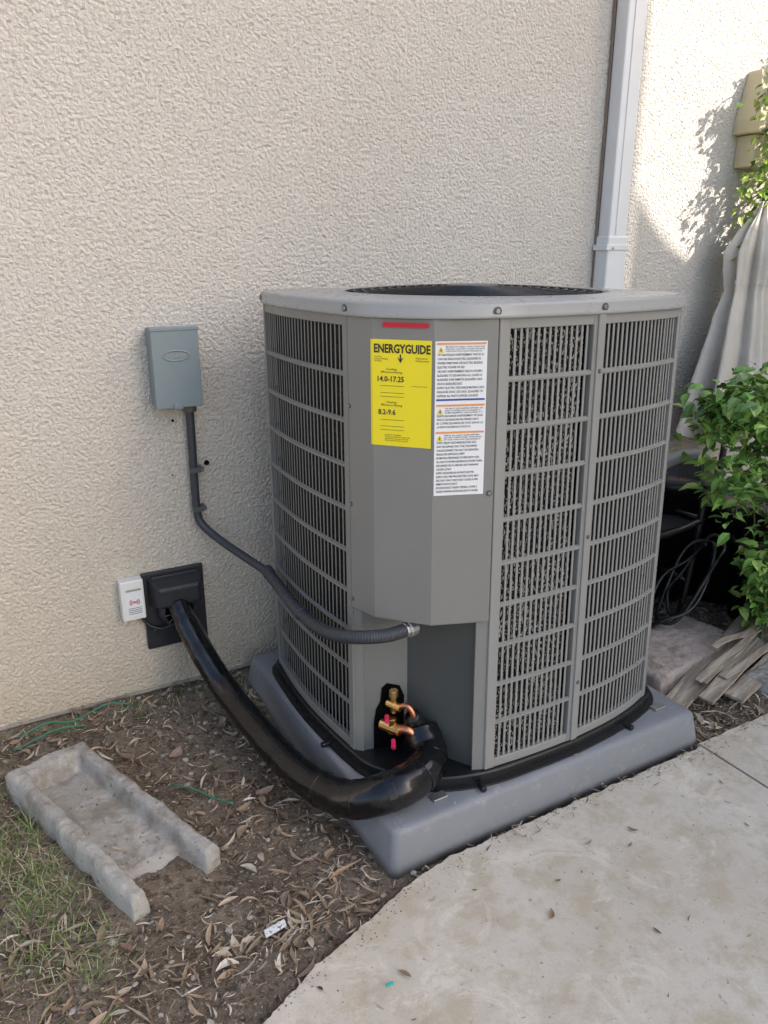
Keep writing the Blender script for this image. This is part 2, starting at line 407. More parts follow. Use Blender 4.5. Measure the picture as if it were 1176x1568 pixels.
ptext('label_title','ENERGYGUIDE',Y0,1.154,YW-.005,.019,T,M_txt,.03)
def arrow():
    s=Y0+.060
    pts=[(s-.0015,1.152),(s+.0015,1.152),(s+.0015,1.142),(s+.007,1.146),(s,1.134),(s-.007,1.146),(s-.0015,1.142)]
    V=[(*panpos(a,T),b) for a,b in pts];mobj('label_arrow',V,[tuple(range(7))],M_txt,ac)
arrow()
ptext('label_small1','Heat Pump\nCooling and Heating\nSplit System',Y0+.001,1.135,.030,.013,T,M_txt)
ptext('label_small2','Models with the\nfollowing numbers',Y0+.094,1.137,.030,.010,T,M_txt)
ptext('label_cool','Cooling\nEfficiency Rating',Y0+.016,1.111,.048,.012,T,M_txt,0,'CENTER')
ptext('label_num1','14.0-17.25',Y0+.008,1.094,.060,.012,T,M_txt,.02)
ptext('label_heat','Heating\nEfficiency Rating',Y0+.016,1.041,.048,.012,T,M_txt,0,'CENTER')
ptext('label_num2','8.2-9.6',Y0+.009,1.023,.040,.012,T,M_txt,.02)
for z in (1.085,1.070,1.062,1.012,.998,.99):
    plabel('label_rule',Y0+.014,Y0+.068,z,z+.0008,T,M_txt)
ptext('label_body','Least Efficient   Most Efficient\nThis range shows efficiency of similar models\ncompared with other systems of this kind\nefficiency range of only split systems units',Y0+.024,.965,.058,.016,T,M_txt)
ptext('label_tiny','www.productinfo',Y0+.086,1.085,.034,.003,T,M_txt)
Ws0,Ws1,Wz0,Wz1=PP.c[2]+.0005,PP.c[2]+.114,.85,1.181
WW=Ws1-Ws0
plabel('warning_label',Ws0,Ws1,Wz0,Wz1,.0082,M_lab)
words="WARNING RISK OF ELECTRIC SHOCK CAN CAUSE INJURY OR DEATH DISCONNECT ALL REMOTE ELECTRIC POWER SUPPLIES BEFORE SERVICING UNIT TO BE OPENED BY QUALIFIED PERSONNEL ONLY AVERTISSEMENT RISQUE DE CHOC LA DECHARGE ELECTRIQUE PEUT CAUSER DES BLESSURES USE COPPER SUPPLY WIRE ONLY HAZARDOUS MOVING PARTS".split()
def para(n,wd):
    L=[]
    for i in range(n):
        l='';w2=wd if (i+1)%4 else int(wd*random.uniform(.3,.8))
        while len(l)<w2:l+=random.choice(words)+' '
        L.append(l[:w2])
    return '\n'.join(L)
def tri(s,z):
    pts=[(s-.007,z),(s+.007,z),(s,z+.012)];V=[(*panpos(a,T),b) for a,b in pts];mobj('warning_triangle',V,[(0,1,2)],M_tri,ac)
    V=[(*panpos(s+a,T+.0005),z+b) for a,b in((-.001,.002),(.001,.002),(.0012,.008),(-.0012,.008))];mobj('triangle_mark',V,[(0,1,2,3)],M_txt,ac)
def block(z1,lines,h,stripe):
    plabel('label_stripe',Ws0+.003,Ws1-.003,z1-.004,z1,T,stripe)
    tri(Ws0+.012,z1-.020)
    ptext('warning_text',para(3,26),Ws0+.022,z1-.019,WW-.028,.012,T,M_txt,.01,spacing=1.2)
    ptext('warning_text',para(lines,36),Ws0+.005,z1-h,WW-.010,h-.022,T,M_txt,0.01,spacing=1.3)
block(1.178,11,.112,M_org);plabel('label_stripe',Ws0+.003,Ws1-.003,1.058,1.062,T,M_blu)
block(1.050,4,.050,M_org)
block(.992,14,.135,M_org)
plabel('red_badge',PP.c[1]+.022,PP.c[2]-.010,1.207,1.217,.0095,M_red)
# cover
PO=Poly(OUT,closed=True);N=200
def oloop(o,z):return [(*PO.pos(PO.L*i/N,o,.010),z) for i in range(N)]
cx,cy=1.24,1.70
base=oloop(0,0)
angs=[math.atan2(p[1]-cy,p[0]-cx) for p in base]
def cloop(r,z):return [(cx+math.cos(a)*r,cy+math.sin(a)*r,z) for a in angs]
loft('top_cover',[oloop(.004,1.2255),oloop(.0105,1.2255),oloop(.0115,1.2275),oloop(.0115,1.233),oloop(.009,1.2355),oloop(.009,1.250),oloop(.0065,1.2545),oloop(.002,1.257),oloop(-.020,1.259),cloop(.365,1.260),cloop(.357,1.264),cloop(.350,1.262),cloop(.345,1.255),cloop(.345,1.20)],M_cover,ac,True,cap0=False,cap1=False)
loft('inner_top',[cloop(.345,1.195),cloop(.05,1.19)],M_void,ac,cap0=False)
gparts=empty('fan_guard');gparts.parent=ac
for r in [.06+.0235*i for i in range(13)]:
    z=1.258+.016*(1-(r/.36)**2)
    pts=[(cx+math.cos(a)*r,cy+math.sin(a)*r,z) for a in [2*math.pi*i/48 for i in range(49)]]
    tube('guard_ring',pts,.0022,M_blk,gparts,6,curve=False,cap=False)
for i in range(8):
    a=math.pi*2*i/8+.2
    tube('guard_spoke',[(cx+math.cos(a)*r,cy+math.sin(a)*r,1.2545+.016*(1-(r/.36)**2)) for r in (.02,.12,.24,.36)],.003,M_blk,gparts,6,sub=2)
cyl('guard_hub',(cx,cy,1.258),(cx,cy,1.277),.07,M_gdark,gparts,24,.004)
def screw(P,s,z,o,r=.0055):
    a=P.pos(s,o);b=P.pos(s,o+.004);cyl('screw',(*a,z),(*b,z),r,M_screw,ac,10,.0012);
    a=P.pos(s,o);b=P.pos(s,o+.0015);cyl('screw_washer',(*a,z),(*b,z),r*1.7,M_gdark,ac,14)
def near(x,y):
    best=0;bd=9
    for i in range(800):
        s=PO.L*i/800;p,_=PO.at(s);d=math.hypot(p[0]-x,p[1]-y)
        if d<bd:bd=d;best=s
    return best
for q in((.777,1.523),(1.01,1.297),(1.305,1.284),(.779,2.04)):
    screw(PO,near(*q),1.240,.0095)
for z in (.56,.80,1.03):
    screw(PP,.006,z,.007,.003)
screw(PP,PP.L-.012,.85,.007,.004)
for z in(.3,.7,1.1):screw(P2,.015,z,.010,.003)
loft('base_pan',[oloop(.010,.0935),oloop(.013,.096),oloop(.013,.120),oloop(.009,.1235),oloop(-.02,.1235)],M_blk,ac,False)
loft('base_flange',[oloop(.008,.0932),oloop(.026,.0932),oloop(.028,.0945),oloop(.027,.0985),oloop(.010,.101)],M_blk,ac,False,False,False)
for q in((.77,1.62),(1.0,1.29),(1.50,1.305)):
    s=near(*q);a=PO.pos(s,.018);b=PO.pos(s,.046)
    cyl('base_foot',(a[0],a[1],.099),(b[0],b[1],.099),.009,M_blk,ac,8,.003)
for q in((.90,1.32),(1.64,1.34)):
    s=near(*q);a=PO.pos(s,.045);box('anchor_clip',(a[0]-.020,a[1]-.012,.0935),(a[0]+.020,a[1]+.012,.099),M_steel,ac,.001)
inner=[(.835,2.02),(.835,1.57),(.90,1.52),(1.04,1.36),(1.58,1.38),(1.63,1.45),(1.63,2.03)]
loft('inner_core',[[(x,y,.12) for x,y in inner],[(x,y,1.18) for x,y in inner]],M_void,ac)
for ob in list(ac.children)+list(gparts.children):
    if ob.type=='MESH':
        for v in ob.data.vertices:
            kk=1-.026*max(0,(v.co.z-.12)/1.1)
            v.co.x=.80+(v.co.x-.80)*kk;v.co.y=1.80+(v.co.y-1.80)*kk

# pad
pad=empty('equipment_pad')
def rrect(x0,y0,x1,y1,r,z,n=5):
    P=[]
    for (cx_,cy_,a0) in((x1-r,y1-r,0),(x0+r,y1-r,90),(x0+r,y0+r,180),(x1-r,y0+r,270)):
        for i in range(n+1):
            a=math.radians(a0+90*i/n);P.append((cx_+math.cos(a)*r,cy_+math.sin(a)*r,z))
    return P
px0,py0,px1,py1=.716,1.226,1.756,2.205
loft('pad_body',[rrect(px0,py0,px1,py1,.022,-.03),rrect(px0,py0,px1,py1,.022,.008),rrect(px0+.004,py0+.004,px1-.004,py1-.004,.020,.03),
 rrect(px0+.012,py0+.012,px1-.012,py1-.012,.018,.076),rrect(px0+.0145,py0+.0145,px1-.0145,py1-.0145,.017,.083),rrect(px0+.020,py0+.020,px1-.020,py1-.020,.016,.0885),rrect(px0+.030,py0+.030,px1-.030,py1-.030,.014,.0915),rrect(px0+.05,py0+.05,px1-.05,py1-.05,.01,.0925)],M_pad,pad,True)

# ---------------------------------------------------------------- line set
ls=empty('refrigerant_line_set')
lp=[(.512,2.20,.325),(.520,2.15,.280),(.545,2.07,.200),(.580,1.955,.118),(.6214,1.7077,.066),(.652,1.530,.064),(.690,1.385,.100),(.763,1.318,.142),(.850,1.330,.148),(.908,1.378,.153),(.918,1.43,.190)]
def lr(t):
    return .032+.016*min(1,t/.7)+.0007*math.sin(t*70)+.0005*math.sin(t*131+1)
tube('insulated_pipe',lp,lr,M_tape,ls,24,14)
tube('second_pipe',[(.53,2.19,.30),(.565,2.09,.19),(.603,1.97,.090),(.648,1.72,.045),(.674,1.56,.040)],.024,M_tape,ls,14,10)
tube('insulation_end',[(.918,1.40,.17),(.908,1.425,.215),(.888,1.428,.245)],.021,M_blk,ls,14,6)
P=catmull(lp,14)
for i in (58,74,86,98,112,126):
    a,b=P[i],P[i+1];d=(b-a).normalized();cyl('tape_band',a-d*.010,a+d*.010,lr(i/(len(P)-1))+.0016,M_tape,ls,24,.001)
val=empty('service_valves')
cyl('valve_body_upper',(.852,1.488,.262),(.868,1.448,.262),.011,M_brass,val,12,.002)
cyl('valve_body_lower',(.835,1.49,.205),(.862,1.435,.205),.015,M_brass,val,12,.002)
cyl('valve_stem_upper',(.860,1.470,.24),(.860,1.470,.30),.008,M_brass,val,6,.001)
cyl('valve_nut_upper',(.860,1.470,.285),(.860,1.470,.305),.012,M_brass,val,6,.001)
cyl('valve_nut_lower',(.850,1.46,.190),(.850,1.46,.232),.013,M_brass,val,6,.001)
cyl('cap_upper',(.835,1.462,.242),(.823,1.44,.241),.0060,M_pink,val,12,.001)
cyl('cap_lower',(.842,1.44,.182),(.830,1.418,.174),.0060,M_pink,val,12,.001)
tube('copper_tube_upper',[(.862,1.455,.262),(.878,1.438,.272),(.888,1.425,.258),(.893,1.42,.235)],.0075,M_cop,val,12,6)
tube('copper_tube_lower',[(.858,1.445,.205),(.872,1.425,.212),(.885,1.415,.20)],.013,M_cop,val,12,6)

# conduit + disconnect box
db=empty('electrical_disconnect_box')
bx0,bx1,bz0,bz1=.500,.634,.935,1.158
box('box_body',(bx0+.004,WY-.060,bz0+.004),(bx1-.004,WY-.001,bz1-.004),M_boxm,db,.003)
box('box_cover',(bx0,WY-.078,bz0),(bx1,WY-.052,bz1),M_boxm,db,.0025,2)
box('box_top_lip',(bx0-.002,WY-.080,bz1-.008),(bx1+.002,WY-.045,bz1+.002),M_boxm,db,.0015)
def ell(cxx,cz,a,b,y,n=40):return [(cxx+math.cos(2*math.pi*i/n)*a,y,cz+math.sin(2*math.pi*i/n)*b) for i in range(n)]
ez=1.082
loft('embossed_oval',[ell(.567,ez,.040,.0165,WY-.0782),ell(.567,ez,.038,.015,WY-.0800),ell(.567,ez,.035,.0125,WY-.0800),ell(.567,ez,.034,.0115,WY-.0784)],M_boxm,db,True,False,False)
me=text_mesh('POWER','CENTER',.02)
for v in me.vertices:v.co=(.567+v.co.x*.017,WY-.0792,ez-.0055+v.co.y*.017)
me.materials.clear();me.materials.append(M_cover);o=D.objects.new('embossed_letters',me);col.objects.link(o);o.parent=db
box('box_latch',(.548,WY-.084,bz0-.004),(.575,WY-.07,bz0+.014),M_boxm,db,.003)
cyl('conduit_hub',(.606,WY-.030,bz0-.022),(.606,WY-.030,bz0+.01),.020,M_gdark,db,16,.002)
cn=empty('electrical_conduit')
tube('rigid_conduit',[(.606,WY-.028,.935),(.605,WY-.026,.80),(.604,WY-.024,.70),(.604,WY-.026,.61),(.612,WY-.035,.565),(.650,2.185,.520),(.690,2.08,.492),(.724,1.965,.474)],.0125,M_cond,cn,14,10)
cp=[(.724,1.965,.474),(.722,1.90,.467),(.716,1.72,.452),(.712,1.56,.470),(.718,1.46,.498),(.752,1.405,.512),(.80,1.39,.512),(.860,1.398,.510)]
def fr(t):return .0160+.0008*math.sin(t*420)
PF=catmull(cp,40)
tube('flexible_conduit',[tuple(p) for p in PF],fr,M_cond,cn,14,1,curve=False)
for a,b,r in(((.7255,1.978,.475),(.7235,1.948,.473),.0185),((.7165,1.735,.4525),(.7155,1.70,.452),.0195),):
    cyl('coupling',a,b,r,M_cond,cn,14,.002)
cyl('conduit_connector',(.853,1.397,.510),(.876,1.402,.510),.021,M_steel,cn,12,.002)
cyl('connector_nut',(.843,1.395,.511),(.855,1.397,.511),.0185,M_steel,cn,8,.002)
for z in(.735,.612):
    box('conduit_strap',(.588,WY-.042,z-.008),(.622,WY-.038,z+.008),M_gdark,cn,.001)
    box('strap_foot',(.618,WY-.040,z-.007),(.632,WY-.003,z+.007),M_gdark,cn,.002)
    cyl('strap_screw',(.625,WY-.046,z),(.625,WY-.038,z),.004,M_screw,cn,8)
# wall penetration cover
wp=empty('wall_penetration_cover')
box('flashing_plate',(.420,WY-.014,.168),(.611,WY+.001,.424),M_plate,wp,.003)
def rc(x0,x1,z0,z1,y):return [(x0,y,z0),(x1,y,z0),(x1,y,z1),(x0,y,z1)]
loft('hood',[rc(.432,.600,.315,.412,WY-.012),rc(.436,.596,.318,.408,WY-.022),rc(.452,.582,.326,.392,WY-.075),rc(.457,.577,.330,.386,WY-.080)],M_plate,wp,bevel=.005)
box('hood_rib',(.445,WY-.028,.400),(.590,WY-.010,.414),M_plate,wp,.003)
def ring(r,y):return [(.516+math.cos(2*math.pi*i/28)*r,y,.300+math.sin(2*math.pi*i/28)*r) for i in range(28)]
loft('collar',[ring(.062,WY-.013),ring(.060,WY-.045),ring(.050,WY-.060),ring(.044,WY-.060),ring(.042,WY-.03)],M_plate,wp,True,False,False)
loft('collar_opening',[ring(.0425,WY-.040),ring(.001,WY-.040)],M_void,wp,cap0=False)
for i in range(6):
    a=math.pi*(1.05+i*.18);cyl('collar_tooth',(.516+math.cos(a)*.05,WY-.061,.300+math.sin(a)*.05),(.516+math.cos(a)*.032,WY-.062,.300+math.sin(a)*.032),.003,M_plate,wp,6)
# siren box
sr=empty('alarm_siren_box')
box('siren_body',(.350,WY-.040,.292),(.419,WY-.001,.421),M_wplast,sr,.004,3)
box('siren_label',(.362,WY-.0412,.305),(.414,WY-.0402,.385),M_lab,sr)
for i,r in enumerate((.013,.009,.005)):
    for sgn in(1,-1):
        pts=[(.388+sgn*math.cos(a)*r*1.1,WY-.0418,.352+math.sin(a)*r) for a in [math.radians(-45+90*j/6) for j in range(7)]]
        tube('siren_symbol',pts,.0010,M_red,sr,5,curve=False)
cyl('siren_dot',(.388,WY-.0416,.352),(.388,WY-.0424,.352),.003,M_red,sr,10)
for j in range(4):box('siren_text',(.368,WY-.0420,.332-j*.006),(.408,WY-.0416,.3335-j*.006),M_txt,sr)
box('siren_tag',(.366,WY-.042,.388),(.410,WY-.0405,.394),M_cover,sr)
tube('sensor_cable',[(.40,WY-.02,.300),(.425,WY-.03,.262),(.46,WY-.04,.245),(.50,WY-.06,.262)],.005,M_blk,sr,8,6)
for j in range(3):cyl('cable_tie',(.44+.018*j,WY-.036,.243),(.445+.018*j,WY-.038,.243),.008,M_blk,sr,8)

# ---------------------------------------------------------------- splash block
sb=empty('splash_block')
A=Vector((-.030,1.99));B=Vector((.175,2.045));C_=Vector((.385,1.470));Dd=Vector((.168,1.400))
def sbp(u,v,z):
    p=(A*(1-u)+B*u)*(1-v)+(Dd*(1-u)+C_*u)*v;return (p.x,p.y,z)
nu,nv=60,130;V=[];F=[]
def sbh(u,v):
    rim=.062-.016*v
    fl=.006-.055*max(0,v-.80)/.2
    e=min(u,1-u)
    f=max(0,min(1,(e-.15)/.06));f=f*f*(3-2*f)
    g=max(0,min(1,(v-.06)/.05));g=g*g*(3-2*g)
    h=rim+(fl-rim)*f*g
    ed=min(e,v*3,(1-v)*3)
    h-= .016*max(0,1-ed/.06)**2
    x,y,_=sbp(u,v,0)
    return h+noise.noise((x*22,y*22,1))*.004+noise.noise((x*70,y*70,2))*.0025+noise.noise((x*190,y*190,2))*.0012-.012
for j in range(nv+1):
    for i in range(nu+1):
        u,v=i/nu,j/nv;p=sbp(u,v,sbh(u,v))
        w_=noise.noise((p[0]*18,p[1]*18,6))*.007
        V.append((p[0]+w_,p[1]+noise.noise((p[0]*18,p[1]*18,8))*.007,p[2]))
for j in range(nv):
    for i in range(nu):
        a=j*(nu+1)+i;F.append((a,a+1,a+nu+2,a+nu+1))
b0=len(V);per=[i for i in range(nu+1)]+[j*(nu+1)+nu for j in range(1,nv+1)]+[nv*(nu+1)+i for i in range(nu-1,-1,-1)]+[j*(nu+1) for j in range(nv-1,0,-1)]
for q in per:V.append((V[q][0],V[q][1],-.07))
for i in range(len(per)):
    k2=(i+1)%len(per);F.append((per[i],per[k2],b0+k2,b0+i))
mobj('block_body',V,F,M_splash,sb,True)

# ---------------------------------------------------------------- scatter
def inblock(x,y,m=0):
    return px0-m<x<px1+m and py0-m<y<py1+m
def splash_uv(x,y):
    p=Vector((x,y));q=p-A;ax=(B-A);ay=((Dd-A));return q.dot(ax)/ax.length_squared,q.dot(ay)/ay.length_squared
def insplash(x,y):
    u,v=splash_uv(x,y)
    return -.02<u<1.05 and -.02<v<1.02
def leafgeo(V,F,C,p,L,W,yaw,pitch,curl,c,roll=0):
    n=4;b=len(V);R=Matrix.Rotation(yaw,3,'Z')@Matrix.Rotation(pitch,3,'Y')@Matrix.Rotation(roll,3,'X')
    bend=random.uniform(-.4,.4)
    for i in range(n+1):
        t=i/n;w=W*math.sin(math.pi*min(.97,max(.04,t)))**.8*.5;x=(t-.5)*L;y=bend*L*(t*(1-t)*2);z=curl*L*((t-.5)**2*4)
        for s in(-1,0,1):
            V.append(tuple(Vector(p)+R@Vector((x,y+s*w,z+abs(s)*w*.45))))
    for i in range(n):
        for s in(0,1):
            a=b+i*3+s;F.append((a,a+1,a+4,a+3));C.append(c)
V=[];F=[];C=[]
LC=[(.42,.31,.20),(.50,.39,.27),(.31,.21,.14),(.58,.48,.36),(.38,.27,.17),(.24,.17,.12),(.66,.58,.46),(.44,.32,.21)]
def lcol(lo=.55,hi=1.15):
    f=random.uniform(lo,hi);return tuple(q*f for q in random.choice(LC))
def density(x,y):
    d=.24
    e=y-slab_y(x)
    if x>1.76: return 1.6
    d+=1.2*math.exp(-((e-.10)/.14)**2) if x>.2 else .25
    if .2<x<.75 and y>1.45: d+=.9
    if y>2.1:d+=.3
    if x<.2 and y<1.5:d+=.3
    return d*(.3+1.4*max(0,noise.noise((x*3.5,y*3.5,9))+.4))
cnt=0
while cnt<11500:
    x=random.uniform(-.7,2.9);y=random.uniform(.75,2.25)
    if y<slab_y(x)+.0:continue
    if x>1.7 and y<1.23:continue
    if inblock(x,y,-.002):continue
    sp=insplash(x,y)
    if sp:
        u,v=splash_uv(x,y)
        if random.random()<.93 or not(.2<u<.8 and v>.1):continue
    if random.random()*1.6>density(x,y):continue
    r=random.random()
    if r<.80:L,W=random.uniform(.006,.030),random.uniform(.0012,.0045)
    elif r<.975:L,W=random.uniform(.03,.065),random.uniform(.004,.010)
    else:L,W=random.uniform(.03,.05),random.uniform(.012,.022)
    z=ground_z(x,y)+.004+random.random()*.008
    if sp:z=sbh(*splash_uv(x,y))+.003
    leafgeo(V,F,C,(x,y,z),L,W,random.uniform(0,6.3),random.uniform(-.22,.22),random.uniform(-.1,.22),lcol(),random.uniform(-.4,.4))
    cnt+=1
for _ in range(110): # on concrete
    x=random.uniform(.3,2.4);y=random.uniform(.1,1.17)
    if y>slab_y(x)-.03:continue
    leafgeo(V,F,C,(x,y,.003),random.uniform(.004,.024),random.uniform(.0015,.007),random.uniform(0,6.3),0,.1,lcol(.4,.8))
for _ in range(120):
    x=random.uniform(.9,2.4);y=random.gauss(1.195,.025)
    if y>1.215:continue
    leafgeo(V,F,C,(x,y,.004),random.uniform(.008,.030),random.uniform(.0015,.005),random.uniform(0,6.3),0,.15,lcol(.5,.9))
for (x,y,L,W,yaw,c) in((.40,1.93,.060,.030,.8,(.36,.26,.19)),(.27,1.98,.05,.03,2,(.28,.19,.13)),(.30,1.28,.07,.011,1.2,(.46,.34,.23)),(.48,1.22,.075,.011,2.2,(.5,.4,.28)),(.57,1.66,.06,.022,.3,(.38,.26,.18)),(.05,1.18,.06,.018,.6,(.4,.3,.2)),(.36,1.34,.05,.011,.2,(.55,.42,.31)),(.62,1.30,.08,.012,.3,(.40,.27,.17)),(.15,1.27,.05,.016,.9,(.5,.38,.26)),(.95,.95,.028,.011,.9,(.30,.20,.12)),(1.30,1.05,.026,.010,2.1,(.26,.18,.11)),(.60,.98,.03,.010,2.1,(.30,.2,.12))):
    z=.004 if y<slab_y(x) else ground_z(x,y)+.010
    leafgeo(V,F,C,(x,y,z),L,W,yaw,.1 if z>.004 or z<0 else 0,.12,c,.2 if z!=.004 else 0)
for _ in range(14): # on the pad
    x,y=random.uniform(.73,1.7),random.uniform(1.245,1.265)
    leafgeo(V,F,C,(x,y,.0945),random.uniform(.005,.018),random.uniform(.001,.004),random.uniform(0,6.3),0,.1,lcol())
colmesh('fallen_leaves',V,F,C,M_leaf)
V=[];F=[];C=[]
ico=bmesh.new();bmesh.ops.create_icosphere(ico,subdivisions=1,radius=1);iv=[v.co.copy() for v in ico.verts];jf=[tuple(v.index for v in f.verts) for f in ico.faces];ico.free()
def peb(x,y,z,r,c):
    b=len(V);sx=random.uniform(.7,1.4);rot=Matrix.Rotation(random.uniform(0,6),3,'Z')
    for q in iv:
        w_=rot@Vector((q.x*sx*r,q.y*r,q.z*r*.7));V.append((x+w_.x*(1+.3*random.random()),y+w_.y,z+w_.z))
    for f in jf:F.append(tuple(b+i for i in f));C.append(c)
PC=((.20,.15,.11),(.27,.21,.15),(.42,.37,.31),(.14,.11,.08),(.33,.27,.21))
n=0
while n<5200:
    x=random.uniform(-.7,2.7);y=random.uniform(.7,2.25)
    if y<slab_y(x)+.004 or inblock(x,y) or (x>1.7 and y<1.23):continue
    sp=insplash(x,y)
    if sp:
        u,v=splash_uv(x,y)
        if not(.2<u<.8 and .12<v):continue
        if random.random()<.6 and v<.6:continue
    r=random.choice((.0012,.0015,.002,.003,.003,.0045,.007))*random.uniform(.7,1.3)
    if sp:r=min(r,.003)
    z=(sbh(u,v) if sp else ground_z(x,y))+r*.2;z=max(z,ground_z(x,y))
    peb(x,y,z,r,random.choice(PC));n+=1
for _ in range(600): # grit spilled onto the slab edge
    x=random.uniform(-.4,2.3);y=(1.21 if x>.9 else slab_y(x))-abs(random.gauss(0,.022))-.006
    peb(x,y,.0008,random.uniform(.0005,.0018),random.choice(PC))
colmesh('gravel',V,F,C,M_stone)
# grass
V=[];F=[];C=[]
def blade(x,y,z,h,yaw,lean,w,c):
    b=len(V)
    dx,dy=math.cos(yaw),math.sin(yaw)
    for i in range(4):
        t=i/3;o=lean*h*t*t;ww=w*(1-t)*.5+.0002
        zz=z+h*t*(1-.35*lean*t)
        V.append((x+dx*o-dy*ww,y+dy*o+dx*ww,zz));V.append((x+dx*o+dy*ww,y+dy*o-dx*ww,zz))
    for i in range(3):
        a=b+i*2;F.append((a,a+1,a+3,a+2));C.append(c)
GC=[(.15,.24,.06),(.20,.30,.08),(.27,.33,.12),(.46,.40,.24),(.12,.19,.05),(.50,.44,.31),(.38,.33,.22)]
def tuft(x,y,n,h,spread):
    for _ in range(n):
        xx=x+random.gauss(0,spread);yy=y+random.gauss(0,spread)
        if insplash(xx,yy) or yy<slab_y(xx) or yy>2.25 or inblock(xx,yy):continue
        fct=random.uniform(.7,1.2)
        blade(xx,yy,ground_z(xx,yy)-.003,h*random.uniform(.4,1.3),random.uniform(0,6.3),random.uniform(.3,1.8),random.uniform(.0014,.0034),tuple(q*fct for q in random.choice(GC)))
for _ in range(95):
    v=random.uniform(-.1,1.1);p=sbp(-.08-random.random()*.8,v,0);tuft(p[0],p[1],15,.044,.022)
for _ in range(26):
    p=sbp(-.06,random.uniform(.2,1),0);tuft(p[0],p[1],16,.05,.012)
for _ in range(38):tuft(random.uniform(-.3,.75),random.uniform(2.12,2.23),11,.032,.02)
for _ in range(60):tuft(random.uniform(-.5,.12),random.uniform(.95,1.4),8,.030,.03)
for _ in range(10):tuft(random.uniform(.85,1.5),1.213,6,.012,.006)
colmesh('grass',V,F,C,M_grass)
M_tw=nmat('green_twine',(.04,.22,.13),.5)
tw=empty('green_twine')
for pts in([(.02,2.19,.012),(.10,2.20,.022),(.17,2.185,.012),(.27,2.20,.02),(.34,2.19,.01)],[(.355,1.80,.01),(.40,1.74,.018),(.44,1.685,.008),(.475,1.635,.014)],[(.0,2.14,.01),(.12,2.165,.02),(.2,2.15,.01)]):
    pts=[(x,y,ground_z(x,y)+.014+z*.4) for x,y,z in pts];tube('strand',pts,.0024,M_tw,tw,6,6)
M_tag=nmat('paper_tag',(.72,.72,.70),.6);k=NT(M_tag);k.base(k.mix((.74,.74,.72),(.12,.12,.12),k.ramp(k.noise(140,2),[(.56,0.0),(.60,.8)])))
def ray(px,py,z=0):
    u=px-588;v=784-py;dF=1117+.3173*v;dU=-373.8+.9483*v;t=(1.35-z)/-dU;Fv=t*dF;R=t*u
    return (.4924*Fv+.8704*R,.8704*Fv-.4924*R)
q=ray(422,1416);zt=ground_z(*q)+.016
mobj('paper_tag',[(q[0]-.026,q[1]-.012,zt),(q[0]+.022,q[1]-.008,zt+.004),(q[0]+.024,q[1]+.010,zt+.006),(q[0]-.024,q[1]+.008,zt+.001)],[(0,1,2,3)],M_tag)
q=ray(597,1508);box('plastic_scrap',(q[0]-.008,q[1]-.003,.0005),(q[0]+.008,q[1]+.003,.003),nmat('teal',(.03,.5,.42),.4),None,.001)

# ---------------------------------------------------------------- right background clutter
def rough_block(name,cx_,cy_,sx,sy,z0,z1,yaw,mat,parent=None):
    n=26;V=[];F=[]
    c,s=math.cos(yaw),math.sin(yaw)
    def P(u,v,z):
        x=(u-.5)*sx;y=(v-.5)*sy;X=cx_+c*x-s*y;Y=cy_+s*x+c*y
        return (X+noise.noise((X*30,Y*30,1))*.007,Y+noise.noise((X*30,Y*30,7))*.007,z+noise.noise((X*45,Y*45,4))*.005+noise.noise((X*110,Y*110,4))*.003)
    for j in range(n+1):
        for i in range(n+1):V.append(P(i/n,j/n,z1-.006*(i in(0,n) or j in(0,n))))
    for j in range(n):
        for i in range(n):a=j*(n+1)+i;F.append((a,a+1,a+n+2,a+n+1))
    per=[i for i in range(n+1)]+[j*(n+1)+n for j in range(1,n+1)]+[n*(n+1)+i for i in range(n-1,-1,-1)]+[j*(n+1) for j in range(n-1,0,-1)]
    b0=len(V)
    for q in per:V.append((V[q][0],V[q][1],z0))
    for i in range(len(per)):
        k2=(i+1)%len(per);F.append((per[i],per[k2],b0+k2,b0+i))
    return mobj(name,V,F,mat,parent,True)
rough_block('stepping_stone',2.08,1.61,.50,.24,-.05,.05,.14,M_agg)
rough_block('stepping_stone.001',2.36,1.33,.44,.10,-.05,.045,.10,M_splash)
wb=empty('weathered_boards')
def board(x0,y0,x1,y1,w,z0,z1,th,wv_=.012):
    d=Vector((x1-x0,y1-y0,z1-z0));L=d.length
    V=[];F=[];n=20
    for i in range(n+1):
        t=i/n;x=-L/2+L*t;b=wv_*math.sin(t*3+w*90)+noise.noise((t*4,w*50,x0*9))*wv_;ww=w/2*(1+.12*noise.noise((t*9,w*77,1)))
        dz=noise.noise((t*3,w*31,y0*9))*.006
        V+=[(x,b-ww,-th/2+dz),(x,b+ww,-th/2+.004+dz),(x,b+ww,th/2+.004+dz),(x,b-ww,th/2+dz)]
    for i in range(n):
        for j in range(4):F.append((i*4+j,i*4+(j+1)%4,i*4+4+(j+1)%4,i*4+4+j))
    F+=[(0,1,2,3),(n*4+3,n*4+2,n*4+1,n*4)]
    ob=mobj('board',V,F,M_wood,wb,False,.0015,1)
    ob.location=((x0+x1)/2,(y0+y1)/2,(z0+z1)/2);ob.rotation_mode='QUATERNION'
    ob.rotation_quaternion=d.to_track_quat('X','Z')
board(1.83,1.375,2.80,1.69,.075,.012,.075,.012,.004)
board(1.90,1.335,2.85,1.585,.050,.030,.085,.009,.010)
board(1.96,1.395,2.85,1.66,.035,.045,.100,.007,.016)
board(1.93,1.365,2.80,1.60,.020,.060,.110,.005,.020)
board(2.00,1.300,2.85,1.500,.060,.020,.060,.012,.004)
board(2.04,1.345,2.75,1.520,.025,.050,.090,.005,.018)
board(2.12,1.460,2.60,1.545,.022,.085,.095,.005,.014)
